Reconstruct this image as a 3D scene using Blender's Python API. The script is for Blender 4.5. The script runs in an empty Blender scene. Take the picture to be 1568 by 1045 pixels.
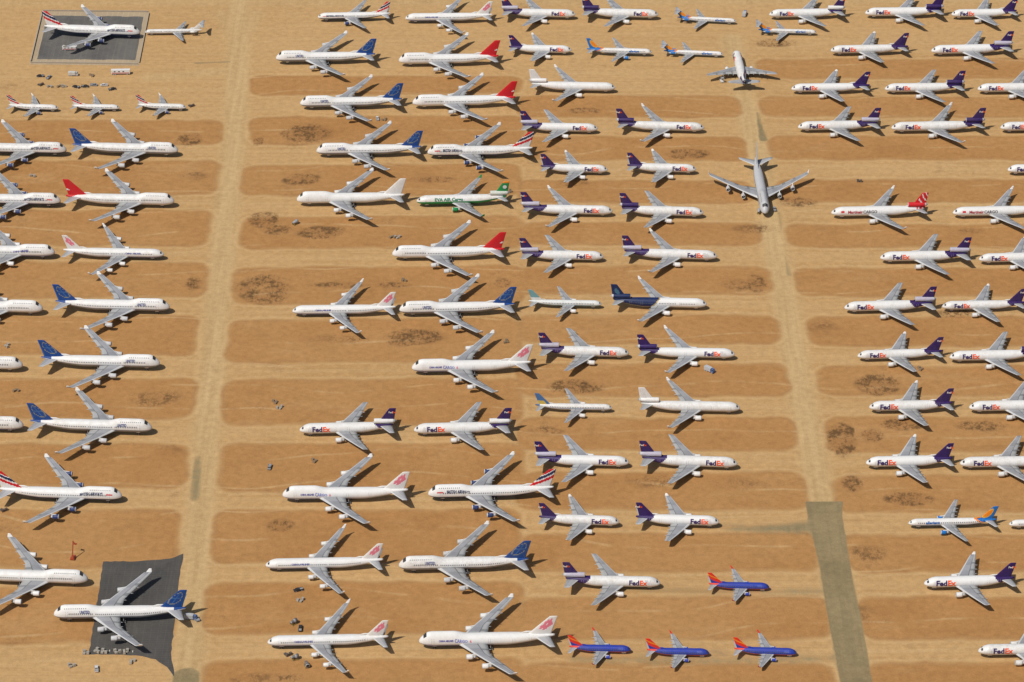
import bpy, bmesh, math, random
import numpy as np
from mathutils import Vector
random.seed(7)
scene = bpy.context.scene
rad = math.radians
# ------------------------------------------------------------------ camera
F, PITCH, H = 4750.0, rad(32.0), 987.0
W0, H0 = 1568.0, 1045.0
cam_d = bpy.data.cameras.new("camera"); cam = bpy.data.objects.new("camera", cam_d)
scene.collection.objects.link(cam)
cam.location = (0, 0, H); cam.rotation_euler = (math.pi/2-PITCH, 0, 0)
cam_d.sensor_width = 36; cam_d.lens = 36*F/W0
cam_d.clip_start = 1; cam_d.clip_end = 100000
scene.camera = cam
def survey(u, v, z=0.0):
    """map an aerial-survey reading to ground plan coordinates (metres) at height z"""
    cx = (u-W0/2)/F; cy = (H0/2-v)/F
    dx = cx; dy = math.cos(PITCH)+cy*math.sin(PITCH); dz = -math.sin(PITCH)+cy*math.cos(PITCH)
    t = (z-H)/dz
    return dx*t, dy*t
# ------------------------------------------------------------------ light
world = bpy.data.worlds.new("World"); scene.world = world; world.use_nodes = True
nt = world.node_tree; bg = nt.nodes["Background"]
sky = nt.nodes.new("ShaderNodeTexSky"); sky.sky_type = 'NISHITA'; sky.sun_disc = False
SUN_EL = rad(55); sdir = Vector((0.70, 0.71)).normalized()
sky.sun_elevation = SUN_EL; sky.sun_rotation = math.atan2(-sdir.x, -sdir.y)
sky.dust_density = 2.0
nt.links.new(sky.outputs[0], bg.inputs[0]); bg.inputs[1].default_value = 0.062
sl = bpy.data.lights.new("sun", 'SUN'); so = bpy.data.objects.new("sun", sl); scene.collection.objects.link(so)
sl.energy = 3.6; sl.angle = rad(0.5); sl.color = (1.0, 0.95, 0.87)
dvec = Vector((sdir.x*math.cos(SUN_EL), sdir.y*math.cos(SUN_EL), -math.sin(SUN_EL)))
so.rotation_euler = dvec.to_track_quat('-Z', 'Y').to_euler()
scene.view_settings.view_transform = 'Standard'; scene.view_settings.look = 'None'; scene.view_settings.exposure = 0

# ------------------------------------------------------------------ materials
class NT:
    def __init__(s, name):
        s.m = bpy.data.materials.new(name); s.m.use_nodes = True; s.t = s.m.node_tree
        s.b = s.t.nodes["Principled BSDF"]
    def n(s, typ, **kw):
        nd = s.t.nodes.new(typ)
        for k, v in kw.items(): setattr(nd, k, v)
        return nd
    def l(s, a, b): s.t.links.new(a, b)
    def _in(s, sock, v):
        if isinstance(v, bpy.types.NodeSocket): s.l(v, sock)
        else: sock.default_value = v
    def noise(s, vec, scale, detail=4, rough=0.55, mul=None):
        if mul:
            mp = s.n("ShaderNodeMapping"); s.l(vec, mp.inputs[0]); mp.inputs['Scale'].default_value = mul; vec = mp.outputs[0]
        nd = s.n("ShaderNodeTexNoise"); s.l(vec, nd.inputs['Vector'])
        nd.inputs['Scale'].default_value = scale; nd.inputs['Detail'].default_value = detail
        nd.inputs['Roughness'].default_value = rough
        return nd.outputs[0]
    def math(s, op, a, b=0.0, c=0.0):
        nd = s.n("ShaderNodeMath", operation=op)
        s._in(nd.inputs[0], a); s._in(nd.inputs[1], b); s._in(nd.inputs[2], c)
        return nd.outputs[0]
    def rng(s, v, a, b, c=0.0, d=1.0):
        nd = s.n("ShaderNodeMapRange"); s._in(nd.inputs[0], v)
        for i, x in enumerate((a, b, c, d)): s._in(nd.inputs[i+1], x)
        return nd.outputs[0]
    def mix(s, f, a, b, mode='MIX'):
        nd = s.n("ShaderNodeMix", data_type='RGBA', blend_type=mode)
        s._in(nd.inputs[0], f)
        s._in(nd.inputs[6], a if isinstance(a, bpy.types.NodeSocket) else (*a, 1))
        s._in(nd.inputs[7], b if isinstance(b, bpy.types.NodeSocket) else (*b, 1))
        return nd.outputs[2]

def mat_paint():
    g = NT("aircraft_paint")
    at = g.n("ShaderNodeAttribute"); at.attribute_name = "paint"
    tc = g.n("ShaderNodeTexCoord"); oi = g.n("ShaderNodeObjectInfo")
    vm = g.n("ShaderNodeVectorMath", operation='ADD'); g.l(tc.outputs['Object'], vm.inputs[0])
    cb = g.n("ShaderNodeCombineXYZ"); g.l(g.math('MULTIPLY', oi.outputs['Random'], 300.0), cb.inputs[0]); g.l(cb.outputs[0], vm.inputs[1])
    n1 = g.noise(vm.outputs[0], 0.35, 5, 0.6); n2 = g.noise(vm.outputs[0], 0.9, 4, 0.6, (1.6, 1.6, 0.3))
    d = g.math('ADD', g.rng(n1, 0.4, 0.75, 0.0, 0.26), g.rng(n2, 0.4, 0.8, 0.0, 0.22))
    k = g.math('MULTIPLY', d, g.rng(oi.outputs['Random'], 0, 1, 0.4, 1.5))
    dusty = g.mix(g.math('MULTIPLY', k, 0.25), at.outputs['Color'], (0.40, 0.33, 0.24))
    dusty = g.mix(k, dusty, g.mix(1.0, at.outputs['Color'], (0.62, 0.56, 0.47), 'MULTIPLY'))
    g.l(dusty, g.b.inputs['Base Color']); g.l(g.rng(n1, .3, .7, .35, .65), g.b.inputs['Roughness'])
    g.b.inputs['Specular IOR Level'].default_value = 0.35
    return g.m
M_PAINT = mat_paint()

def mat_ground():
    g = NT("desert_ground"); geo = g.n("ShaderNodeNewGeometry"); P = geo.outputs['Position']
    a1 = g.n("ShaderNodeAttribute"); a1.attribute_name = "maskA"
    a2 = g.n("ShaderNodeAttribute"); a2.attribute_name = "maskB"
    s1 = g.n("ShaderNodeSeparateColor"); g.l(a1.outputs['Color'], s1.inputs[0])
    s2 = g.n("ShaderNodeSeparateColor"); g.l(a2.outputs['Color'], s2.inputs[0])
    sdf, scrub, asph = s1.outputs; taxi, edge, stain = s2.outputs
    nbig = g.noise(P, 0.006, 4, 0.55); nmid = g.noise(P, 0.03, 5, 0.6); nfin = g.noise(P, 0.25, 6, 0.65)
    nhf = g.noise(P, 1.3, 3, 0.7)
    sx = g.noise(P, 1.0, 4, 0.6, (0.006, 0.22, 1)); sx2 = g.noise(P, 1.0, 3, 0.6, (0.012, 0.7, 1))
    sy = g.noise(P, 1.0, 4, 0.6, (0.22, 0.006, 1))
    wob = g.math('ADD', sdf, g.rng(nmid, 0.3, 0.7, -0.08, 0.08)); wob = g.math('ADD', wob, g.rng(nfin, 0.3, 0.7, -0.03, 0.03))
    isl = g.rng(wob, 0.42, 0.60)
    sand = g.mix(g.rng(nbig, 0.35, 0.65), (0.490, 0.302, 0.134), (0.445, 0.266, 0.112))
    islc = g.mix(g.rng(nmid, 0.32, 0.68), (0.362, 0.182, 0.064), (0.412, 0.218, 0.082))
    islc = g.mix(g.rng(nbig, 0.42, 0.64, 0.0, 0.5), islc, (0.435, 0.246, 0.100))
    c = g.mix(g.math('MULTIPLY', isl, 0.94), sand, islc)
    lane = g.math('SUBTRACT', 1.0, isl)
    # worn centre of each lane, lighter and dusty
    ctr = g.rng(sdf, 0.10, 0.36, 1.0, 0.0)
    c = g.mix(g.math('MULTIPLY', ctr, 0.30), c, (0.54, 0.365, 0.178))
    c = g.mix(g.math('MULTIPLY', lane, g.rng(sx, 0.42, 0.68, 0, 0.45)), c, (0.53, 0.355, 0.170))
    c = g.mix(g.math('MULTIPLY', g.math('MULTIPLY', lane, g.math('SUBTRACT', 1.0, taxi)), g.rng(sx2, 0.50, 0.75, 0, 0.35)), c, (0.355, 0.200, 0.08))
    tx = g.mix(g.rng(sy, 0.35, 0.65), (0.45, 0.310, 0.148), (0.54, 0.385, 0.195))
    c = g.mix(g.math('MULTIPLY', taxi, g.math('MULTIPLY', lane, 0.85)), c, tx)
    brk = g.rng(nmid, 0.36, 0.60, .25, 1)
    rim = g.math('MULTIPLY', g.rng(wob, 0.45, 0.53), g.rng(wob, 0.53, 0.62, 1.0, 0.0))
    c = g.mix(g.math('MULTIPLY', g.math('MULTIPLY', rim, brk), 0.42), c, (0.27, 0.135, 0.052))
    rim2 = g.math('MULTIPLY', g.rng(wob, 0.31, 0.39), g.rng(wob, 0.39, 0.46, 1.0, 0.0))
    c = g.mix(g.math('MULTIPLY', rim2, 0.34), c, (0.57, 0.395, 0.20))
    vs = g.noise(P, 0.018, 6, 0.7, (0.6, 1.6, 1))
    c = g.mix(g.rng(vs, 0.56, 0.76, 0, 0.45), c, (0.52, 0.335, 0.160))
    vd = g.noise(P, 0.045, 7, 0.75, (0.7, 1.3, 1.7))
    c = g.mix(g.math('MULTIPLY', g.rng(vd, 0.53, 0.72, 0, 0.40), g.rng(isl, 0, 1, .5, 1)), c, (0.28, 0.145, 0.055))
    wt = g.n("ShaderNodeTexWave"); wt.wave_type = 'BANDS'; wt.bands_direction = 'Y'; g.l(P, wt.inputs[0])
    wt.inputs['Scale'].default_value = 0.012; wt.inputs['Distortion'].default_value = 7.0; wt.inputs['Detail'].default_value = 2; wt.inputs['Detail Scale'].default_value = 0.5
    c = g.mix(g.math('MULTIPLY', g.rng(wt.outputs[1], 0.975, 1.0, 0, 0.5), g.rng(nmid, 0.45, 0.6)), c, (0.53, 0.36, 0.18))
    # scrub patches: broken clumps
    sn = g.noise(P, 0.34, 8, 0.85, (1, 0.7, 1)); sn2 = g.noise(P, 0.09, 4, 0.6)
    sm = g.math('MULTIPLY', g.rng(g.math('ADD', sn, g.rng(sn2, .3, .7, -.10, .08)), 0.45, 0.56), g.rng(g.math('ADD', scrub, g.rng(nmid, .3, .7, -.30, .25)), 0.12, 0.5))
    c = g.mix(g.math('MULTIPLY', g.rng(g.math('ADD', scrub, g.rng(nfin, .3, .7, -.2, .1)), 0.1, 0.8), 0.42), c, (0.27, 0.13, 0.05))
    c = g.mix(g.math('MULTIPLY', sm, 0.85), c, (0.105, 0.06, 0.028))
    c = g.mix(g.math('MULTIPLY', stain, g.rng(nfin, 0.38, 0.6, 0.0, 0.65)), c, (0.20, 0.14, 0.085))
    asw = g.math('ADD', asph, g.rng(nfin, 0.3, 0.7, -0.16, 0.16)); asw = g.math('ADD', asw, g.rng(nmid, 0.3, 0.7, -0.16, 0.16))
    ac = g.mix(g.rng(nmid, 0.35, 0.65), (0.225, 0.178, 0.095), (0.290, 0.225, 0.120))
    ac = g.mix(g.rng(sy, 0.45, 0.75, 0, 0.55), ac, (0.180, 0.148, 0.086))
    ac = g.mix(g.rng(vs, 0.5, 0.7, 0, 0.5), ac, (0.36, 0.255, 0.13))
    c = g.mix(g.rng(asw, 0.30, 0.68), c, ac)
    c = g.mix(1.0, c, g.mix(g.rng(nfin, 0.25, 0.75), (0.84, 0.83, 0.82), (1.15, 1.15, 1.15)), 'MULTIPLY')
    c = g.mix(1.0, c, g.mix(g.rng(nhf, 0.25, 0.75), (0.88, 0.87, 0.86), (1.12, 1.12, 1.12)), 'MULTIPLY')
    peb = g.noise(P, 0.5, 3, 0.8)
    c = g.mix(g.rng(peb, 0.69, 0.75, 0, 0.45), c, (0.19, 0.11, 0.05))
    g.l(c, g.b.inputs['Base Color']); g.b.inputs['Roughness'].default_value = 0.95
    g.b.inputs['Specular IOR Level'].default_value = 0.1
    bp = g.n("ShaderNodeBump"); bp.inputs['Strength'].default_value = 0.5; bp.inputs['Distance'].default_value = 0.5
    g.l(g.math('ADD', nfin, g.math('MULTIPLY', nhf, 0.3)), bp.inputs['Height']); g.l(bp.outputs[0], g.b.inputs['Normal'])
    return g.m

# ------------------------------------------------------------------ ground sheet
def axis(lo, hi, step, far):
    core = np.arange(lo, hi+step, step)
    ext = []; d = step
    p = 0
    while p < far:
        d *= 1.35; p += d; ext.append(p)
    ext = np.array(ext)
    return np.concatenate([(lo-ext)[::-1], core, core[-1]+ext])
xs = axis(-470, 470, 1.6, 40000); ys = axis(1190, 2120, 1.6, 40000)
nx, ny = len(xs), len(ys)
X, Y = np.meshgrid(xs, ys); X = X.ravel(); Y = Y.ravel()
def poly_sdf(pts, r, pad=14):
    """signed distance (inside positive) of rounded convex polygon"""
    P = np.array(pts); c = P.mean(0)
    x0, y0 = P.min(0)-pad; x1, y1 = P.max(0)+pad
    idx = np.nonzero((X > x0) & (X < x1) & (Y > y0) & (Y < y1))[0]
    qx, qy = X[idx], Y[idx]
    n = len(P)
    area = sum(P[i][0]*P[(i+1) % n][1]-P[(i+1) % n][0]*P[i][1] for i in range(n))
    if area < 0: P = P[::-1]
    lines = []
    for i in range(n):
        a, b = P[i], P[(i+1) % n]; e = (b-a)/np.linalg.norm(b-a); nn = np.array([-e[1], e[0]])
        lines.append((a+nn*r, e, nn))
    Q = []
    for i in range(n):
        p1, e1, _ = lines[i-1]; p2, e2, _ = lines[i]
        M = np.array([e1, -e2]).T; t = np.linalg.solve(M, p2-p1); Q.append(p1+e1*t[0])
    Q = np.array(Q)
    dist = np.full(len(idx), 1e9); inside = np.ones(len(idx), bool)
    for i in range(n):
        a, b = Q[i], Q[(i+1) % n]; e = b-a; L2 = e@e
        t = np.clip(((qx-a[0])*e[0]+(qy-a[1])*e[1])/L2, 0, 1)
        dist = np.minimum(dist, np.hypot(qx-a[0]-t*e[0], qy-a[1]-t*e[1]))
        nn = np.array([-e[1], e[0]])/math.sqrt(L2)
        hd = (qx-a[0])*nn[0]+(qy-a[1])*nn[1]; inside &= hd > 0
    sd = np.where(inside, dist, -dist)+r
    return idx, sd
A = np.zeros((len(X), 4), np.float32); B = np.zeros((len(X), 4), np.float32); A[:, 3] = B[:, 3] = 1
def lerp(pts, v):
    for (a, xa), (b, xb) in zip(pts, pts[1:]):
        if v <= b or b == pts[-1][0]:
            return xa+(xb-xa)*(v-a)/(b-a)
islands = []
Lx = [(150, 340), (250, 338), (350, 325), (465, 309), (560, 301), (650, 290), (742, 284), (900, 272), (1060, 262)]
ML = [(120, 386), (200, 381), (350, 364), (465, 357), (560, 346), (650, 338), (750, 332), (860, 322), (980, 314), (1060, 306)]
MR = [(50, 1085), (150, 1130), (300, 1155), (450, 1183), (600, 1208), (700, 1222), (850, 1256), (1000, 1276), (1060, 1284)]
RX = [(20, 1150), (150, 1163), (300, 1192), (450, 1226), (600, 1252), (700, 1268), (800, 1288), (900, 1306), (1060, 1330)]
ir = random.Random(5)
def isl(xa, xb, y0, y1, dy=0):
    ax = (lambda v: lerp(xa, v)) if isinstance(xa, list) else (lambda v: xa)
    bx = (lambda v: lerp(xb, v)) if isinstance(xb, list) else (lambda v: xb)
    ja, jb = ir.uniform(-4, 4), ir.uniform(-4, 4); k = [ir.uniform(-1.5, 1.5) for _ in range(4)]
    islands.append([survey(ax(y1)+ja, y1+k[0]), survey(bx(y1)+jb, y1+dy+k[1]), survey(bx(y0)+jb, y0+dy+k[2]), survey(ax(y0)+ja, y0+k[3])])
for y0, y1 in [(184, 220), (246, 296), (324, 376), (402, 456), (486, 543), (580, 640), (680, 744), (782, 870), (900, 985)]:
    isl(-260, Lx, y0, y1)
for y0, y1 in [(118, 146), (180, 222), (254, 300), (333, 382), (410, 465), (490, 555), (583, 652), (680, 752), (783, 862), (893, 973), (1012, 1075)]:
    isl(ML, 800, y0, y1, -2)
for y0, y1 in [(146, 180), (210, 246), (276, 310), (340, 376), (408, 450), (482, 526), (558, 606), (640, 690), (724, 780), (818, 874), (914, 978), (1016, 1075)]:
    isl(795, MR, y0, y1)
for y0, y1 in [(92, 120), (150, 180), (210, 246), (275, 310), (345, 380), (412, 454), (486, 530), (562, 606), (641, 692), (728, 784), (820, 876), (914, 978), (1016, 1070)]:
    isl(RX, 1850, y0, y1)
sd_all = np.full(len(X), -12.0)
for q in islands:
    idx, sd = poly_sdf(q, 9.0); sd_all[idx] = np.maximum(sd_all[idx], sd)
A[:, 0] = np.clip(0.5+sd_all/24.0, 0, 1)
def stroke(pts, width, arr, ch, soft=2.5, val=1.0, w2=None, butt=False):
    """polyline band, width metres"""
    P = [survey(*p) for p in pts]; n = len(P)-1
    for k, (a, b) in enumerate(zip(P, P[1:])):
        a = np.array(a); b = np.array(b); w = max(width, w2 or 0)/2+soft+2
        idx = np.nonzero((X > min(a[0], b[0])-w) & (X < max(a[0], b[0])+w) & (Y > min(a[1], b[1])-w) & (Y < max(a[1], b[1])+w))[0]
        e = b-a; tr_ = ((X[idx]-a[0])*e[0]+(Y[idx]-a[1])*e[1])/(e@e); t = np.clip(tr_, 0, 1)
        d = np.hypot(X[idx]-a[0]-t*e[0], Y[idx]-a[1]-t*e[1])
        ww = width if w2 is None else width+(w2-width)*(k+t)/n
        m = np.clip((ww/2-d)/soft+0.5, 0, 1)*val
        if butt and k == 0: m = m*(tr_ > -0.002)
        arr[idx, ch] = np.maximum(arr[idx, ch], m)
tl = [(366, -60), (366, 60), (360, 190), (344, 360), (332, 480), (318, 640), (305, 800), (292, 960), (285, 1120)]
tr = [(1120, 60), (1138, 150), (1158, 220), (1176, 320), (1200, 450), (1226, 600), (1246, 700), (1275, 850), (1303, 1000), (1325, 1120)]
stroke(tl, 15, B, 0, 8); stroke(tr, 15, B, 0, 8)
stroke([(-50, 5), (360, 5), (1600, 2)], 8, B, 0, 8, 0.6); stroke([(230, 118), (360, 108)], 10, B, 0, 8, 0.7)
stroke([(340, 20), (366, 75), (390, 20)], 10, B, 0, 10, 0.8)
# worn asphalt strips
stroke([(1261, 768), (1263, 790), (1275, 850)], 21, A, 2, 1.8, butt=True, w2=17); stroke([(1275, 850), (1303, 1000), (1325, 1120)], 17, A, 2, 1.8)
stroke([(1115, 811), (1180, 810), (1255, 806)], 3, A, 2, 8, 0.66, 13)
stroke([(960, 903), (1100, 906), (1280, 906)], 9, A, 2, 10, 0.50)
stroke([(880, 1010), (1100, 1012), (1300, 1008)], 10, A, 2, 10, 0.52)
stroke([(1160, 172), (1163, 190), (1169, 214)], 1.5, A, 2, 3, 0.8, 6); stroke([(1200, 385), (1209, 422)], 1, A, 2, 4, 0.7, 3); stroke([(1193, 325), (1196, 352)], 2.0, A, 2, 4, 0.6)
stroke([(303, 702), (298, 764)], 6, A, 2, 3, 0.62); stroke([(285, 1036), (283, 1090)], 14, A, 2, 3, 0.9)
stroke([(300, 97), (350, 95)], 3, A, 2, 3, 0.7)
def blob(u, v, ru, rv, arr, ch, val=1.0, ring=False):
    cx, cy = survey(u, v); s = (208-0.061*(975-v))/70.66
    rx = ru/s; ry = rv/(s*0.53)
    idx = np.nonzero((abs(X-cx) < rx*1.5) & (abs(Y-cy) < ry*1.5))[0]
    d = np.hypot((X[idx]-cx)/rx, (Y[idx]-cy)/ry)
    m = np.clip((1.3-d)/0.7, 0, 1)*val
    if ring: m *= np.clip((d-0.2)/0.5, 0.25, 1)
    arr[idx, ch] = np.maximum(arr[idx, ch], m)
for b in [(403,337,22,12),(474,204,38,14),(404,444,38,20,1,True),(292,214,18,10,.8),(462,275,26,9,.8),(395,217,8,7),(640,516,42,11),(615,524,20,6),
          (490,356,36,9,.9),(425,352,22,8,.7),(1290,674,20,22,1),(1336,668,16,9),(1345,590,34,14,1),(1392,764,34,9),(1158,434,15,13),(1128,436,25,10,.5),(1055,236,34,8,.8),
          (430,805,20,10,.7),(895,170,26,5,.7),(1304,741,16,12,.9),(885,592,38,11,.8),(1185,66,30,8,.6),(296,435,14,10,.7),(770,434,12,7,.7),
          (1385,650,34,8,.8),(1500,652,40,7,.5),(660,275,40,6,.6),(520,437,45,5,.55),(600,437,30,5,.55),(880,280,30,7,.5),(1260,505,30,16,.35),(1330,845,30,12,.4),
          (1150,350,40,8,.5),(1220,310,30,8,.5),(1000,735,60,10,.3),(1120,740,40,14,.35),(500,520,60,8,.35),(240,610,40,12,.4),(260,690,25,10,.4),
          (300,270,25,8,.45),(1300,660,8,6,1),(1050,30,14,5,.5),(1460,480,30,7,.5),(1480,355,30,6,.4),(840,660,30,6,.4),(400,1040,60,8,.4),(1340,940,40,14,.3)]:
    blob(b[0], b[1], b[2], b[3], A, 1, b[4] if len(b) > 4 else 1, len(b) > 5)
for b in [(1120,806,30,3),(1170,806,20,3),(1100,1000,20,5),(860,975,20,4),(560,760,20,3),(300,950,12,5,.6),(700,585,20,3,.5)]:
    blob(b[0], b[1], b[2], b[3], B, 2, b[4] if len(b) > 4 else .8)

Z = np.zeros_like(X)
me = bpy.data.meshes.new("desert_ground")
i = np.arange(nx-1); j = np.arange(ny-1); I, J = np.meshgrid(i, j); base = (J*nx+I).ravel()
quads = np.stack([base, base+1, base+nx+1, base+nx], 1).astype(np.int32)
me.vertices.add(len(X)); me.vertices.foreach_set("co", np.stack([X, Y, Z], 1).astype(np.float32).ravel())
me.loops.add(quads.size); me.loops.foreach_set("vertex_index", quads.ravel())
me.polygons.add(len(quads)); me.polygons.foreach_set("loop_start", np.arange(0, quads.size, 4, dtype=np.int32))
me.update(calc_edges=True)
for nm, arr in (("maskA", A), ("maskB", B)):
    at = me.attributes.new(nm, 'FLOAT_COLOR', 'POINT'); at.data.foreach_set("color", arr.ravel())
me.materials.append(mat_ground())
go = bpy.data.objects.new("desert_ground", me); scene.collection.objects.link(go)

# ------------------------------------------------------------------ mesh builder with per-face paint
class MB:
    def __init__(s): s.v = []; s.f = []; s.c = []; s.sm = []
    def vert(s, p): s.v.append(tuple(p)); return len(s.v)-1
    def face(s, idx, col, smooth=True): s.f.append(tuple(idx)); s.c.append(col); s.sm.append(smooth)
    def box(s, c, d, col, rot=0.0):
        b = len(s.v); cr, sr = math.cos(rot), math.sin(rot)
        for sx in (-.5, .5):
            for sy in (-.5, .5):
                for sz in (-.5, .5):
                    x, y = sx*d[0], sy*d[1]
                    s.v.append((c[0]+x*cr-y*sr, c[1]+x*sr+y*cr, c[2]+sz*d[2]))
        for q in ((0,1,3,2),(4,6,7,5),(0,4,5,1),(2,3,7,6),(0,2,6,4),(1,5,7,3)): s.face([b+k for k in q], col, False)
    def tube(s, prof, axis_p, axdir, col, n=16, capa=None, capb=None):
        a = Vector(axdir).normalized(); u = a.orthogonal().normalized(); w = a.cross(u); P = Vector(axis_p)
        prev = None
        for k, pr in enumerate(prof):
            t, r = pr[0], pr[1]; cc = pr[2] if len(pr) > 2 else col
            ring = [s.vert(P+a*t+(u*math.cos(2*math.pi*m/n)+w*math.sin(2*math.pi*m/n))*r) for m in range(n)]
            if prev:
                for m in range(n): s.face((prev[m], prev[(m+1) % n], ring[(m+1) % n], ring[m]), cc)
            elif capa: s.face(ring[::-1], capa, False)
            prev = ring
        if capb: s.face(prev, capb, False)
    def mesh(s, name, mat):
        m = bpy.data.meshes.new(name); m.from_pydata(s.v, [], s.f)
        at = m.attributes.new("paint", 'FLOAT_COLOR', 'CORNER')
        arr = np.repeat(np.array([(*c, 1) for c in s.c], np.float32), [len(f) for f in s.f], axis=0)
        at.data.foreach_set("color", arr.ravel())
        m.polygons.foreach_set("use_smooth", s.sm); m.materials.append(mat); m.update(); return m

WHITE = (.74, .74, .735); LG = (.38, .39, .40); MG = (.30, .31, .33); DK = (.03, .03, .035); TIRE = (.02, .02, .02)
AL = (.50, .51, .52); PURP = (.028, .009, .105); ORG = (.85, .09, .01); BLUE = (.004, .055, .25); NAVY = (.006, .020, .09)
RED = (.58, .010, .020); GOLD = (.5, .33, .08); GREEN = (.0, .25, .07); PINK = (.74, .20, .28)
_tx = {}
def text_tris(txt, bold=0.04):
    if txt in _tx: return _tx[txt]
    cu = bpy.data.curves.new("t", 'FONT'); cu.body = txt; cu.size = 1; cu.offset = bold; cu.resolution_u = 2
    ob = bpy.data.objects.new("t", cu); scene.collection.objects.link(ob)
    bpy.context.view_layer.update()
    dg = bpy.context.evaluated_depsgraph_get(); m = bpy.data.meshes.new_from_object(ob.evaluated_get(dg))
    bm = bmesh.new(); bm.from_mesh(m)
    for k in range(1, 8):
        bmesh.ops.bisect_plane(bm, geom=bm.verts[:]+bm.edges[:]+bm.faces[:], plane_co=(0, -0.2+k*0.14, 0), plane_no=(0, 1, 0))
    V = [(v.co.x, v.co.y) for v in bm.verts]; bm.verts.index_update(); Fc = [[v.index for v in f.verts] for f in bm.faces]
    bm.free(); bpy.data.objects.remove(ob); bpy.data.curves.remove(cu); bpy.data.meshes.remove(m)
    x0 = min(v[0] for v in V); x1 = max(v[0] for v in V)
    _tx[txt] = ([(v[0]-x0, v[1]) for v in V], Fc, x1-x0); return _tx[txt]

# ---- aircraft types
T = {
 'b747': dict(L=70.6, Lf=69.3, R=3.25, zc=5.7, hump=1.75, wing=dict(xr=18.0, cr=16.5, xt=45.3, ct=4.0, hs=32.2, yk=12.0, dz=3.6, z0=-1.7), eng=[(11.8, 1.35, 5.2), (21.0, 1.35, 5.2)],
              stab=(58.0, 8.8, 66.5, 2.6, 11.1, 1.2), fin=(55.0, 12.5, 66.6, 4.0, 19.3), wlet=1.8, gear=[(33, 5.5), (36.5, 1.9)]),
 'a340': dict(L=63.7, Lf=62.8, R=2.82, zc=5.0, hump=0, wing=dict(xr=20.5, cr=12.0, xt=39.5, ct=2.6, hs=29.6, yk=9.5, dz=3.0, z0=-1.6), eng=[(9.4, 1.15, 4.6), (19.3, 1.15, 4.6)],
              stab=(54.0, 6.4, 60.5, 2.2, 9.7, .8), fin=(50.5, 9.5, 59.8, 3.3, 16.9), wlet=2.2, gear=[(32, 5.3), (32.5, 0.0)]),
 'md11': dict(L=60.5, Lf=58.6, R=3.0, zc=5.1, hump=0, wing=dict(xr=21.0, cr=13.5, xt=40.2, ct=2.9, hs=25.6, yk=9.0, dz=3.0, z0=-1.7), eng=[(8.5, 1.4, 5.6)],
              stab=(50.5, 7.0, 57.0, 2.4, 9.0, 1.6), fin=(49.5, 9.5, 56.6, 3.9, 17.6), wlet=2.0, tri=True, gear=[(33, 5.3), (34, 0.0)]),
 'dc10': dict(L=55.0, Lf=53.0, R=3.0, zc=5.1, hump=0, wing=dict(xr=18.5, cr=13.5, xt=36.0, ct=2.9, hs=24.2, yk=9.0, dz=2.8, z0=-1.7), eng=[(8.5, 1.35, 5.4)],
              stab=(44.8, 7.6, 51.0, 2.8, 10.8, 1.8), fin=(43.8, 9.5, 51.0, 3.9, 17.6), wlet=0, tri=True, gear=[(30, 5.3)]),
 'a300': dict(L=54.0, Lf=53.3, R=2.82, zc=5.0, hump=0, wing=dict(xr=17.5, cr=12.5, xt=31.2, ct=3.0, hs=22.4, yk=8.0, dz=2.4, z0=-1.6), eng=[(7.9, 1.35, 5.4)],
              stab=(44.5, 6.6, 50.3, 2.4, 8.1, .8), fin=(41.5, 9.5, 50.1, 3.3, 16.6), wlet=1.0, gear=[(26.5, 4.8)]),
 'a310': dict(L=47.0, Lf=46.3, R=2.82, zc=5.0, hump=0, wing=dict(xr=14.5, cr=12.0, xt=27.5, ct=2.8, hs=21.9, yk=8.0, dz=2.4, z0=-1.6), eng=[(7.9, 1.3, 5.0)],
              stab=(38.5, 6.2, 44.0, 2.4, 8.1, .8), fin=(35.5, 9.0, 43.4, 3.2, 15.9), wlet=1.2, gear=[(23, 4.8)]),
 'b767': dict(L=54.9, Lf=54.0, R=2.5, zc=4.9, hump=0, wing=dict(xr=18.5, cr=11.5, xt=34.4, ct=2.4, hs=23.8, yk=8.0, dz=2.6, z0=-1.5), eng=[(7.9, 1.25, 4.8)],
              stab=(46.0, 6.4, 51.7, 2.0, 9.3, .9), fin=(42.8, 9.0, 51.3, 3.2, 15.9), wlet=0, gear=[(28, 4.6)]),
 'b757': dict(L=47.3, Lf=46.6, R=1.95, zc=4.2, hump=0, wing=dict(xr=16.0, cr=8.6, xt=27.2, ct=1.8, hs=19.0, yk=6.5, dz=1.9, z0=-1.1), eng=[(6.5, 1.15, 4.6)],
              stab=(39.6, 5.0, 44.6, 1.7, 7.6, .8), fin=(37.0, 7.4, 44.3, 2.8, 13.6), wlet=0, gear=[(24, 3.7)]),
 'b737': dict(L=33.5, Lf=32.3, R=1.9, zc=3.2, hump=0, wing=dict(xr=10.8, cr=7.2, xt=18.3, ct=1.6, hs=14.6, yk=4.8, dz=1.5, z0=-1.0), eng=[(4.9, .92, 3.4)],
              stab=(27.2, 4.2, 31.6, 1.4, 6.4, .7), fin=(24.5, 6.4, 31.0, 2.3, 11.4), wlet=1.6, gear=[(17.5, 2.7)]),
 'md80': dict(L=45.0, Lf=43.0, R=1.68, zc=3.2, hump=0, wing=dict(xr=20.0, cr=7.2, xt=28.8, ct=1.5, hs=16.4, yk=5.0, dz=1.0, z0=-.9), eng=[],
              stab=(40.5, 4.0, 43.2, 1.7, 6.1, -.2), fin=(35.0, 6.0, 40.6, 4.2, 9.4), wlet=0, ttail=True, rear=(34.0, 2.75, .85, 5.6), gear=[(25.5, 2.6)]),
}
def sst(x): x = max(0, min(1, x)); return x*x*(3-2*x)
PR = [(0, 0), (.035, .42), (.13, .8), (.36, 1), (.62, .78), (.66, .72), (.82, .4), (1, .03)]
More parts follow.
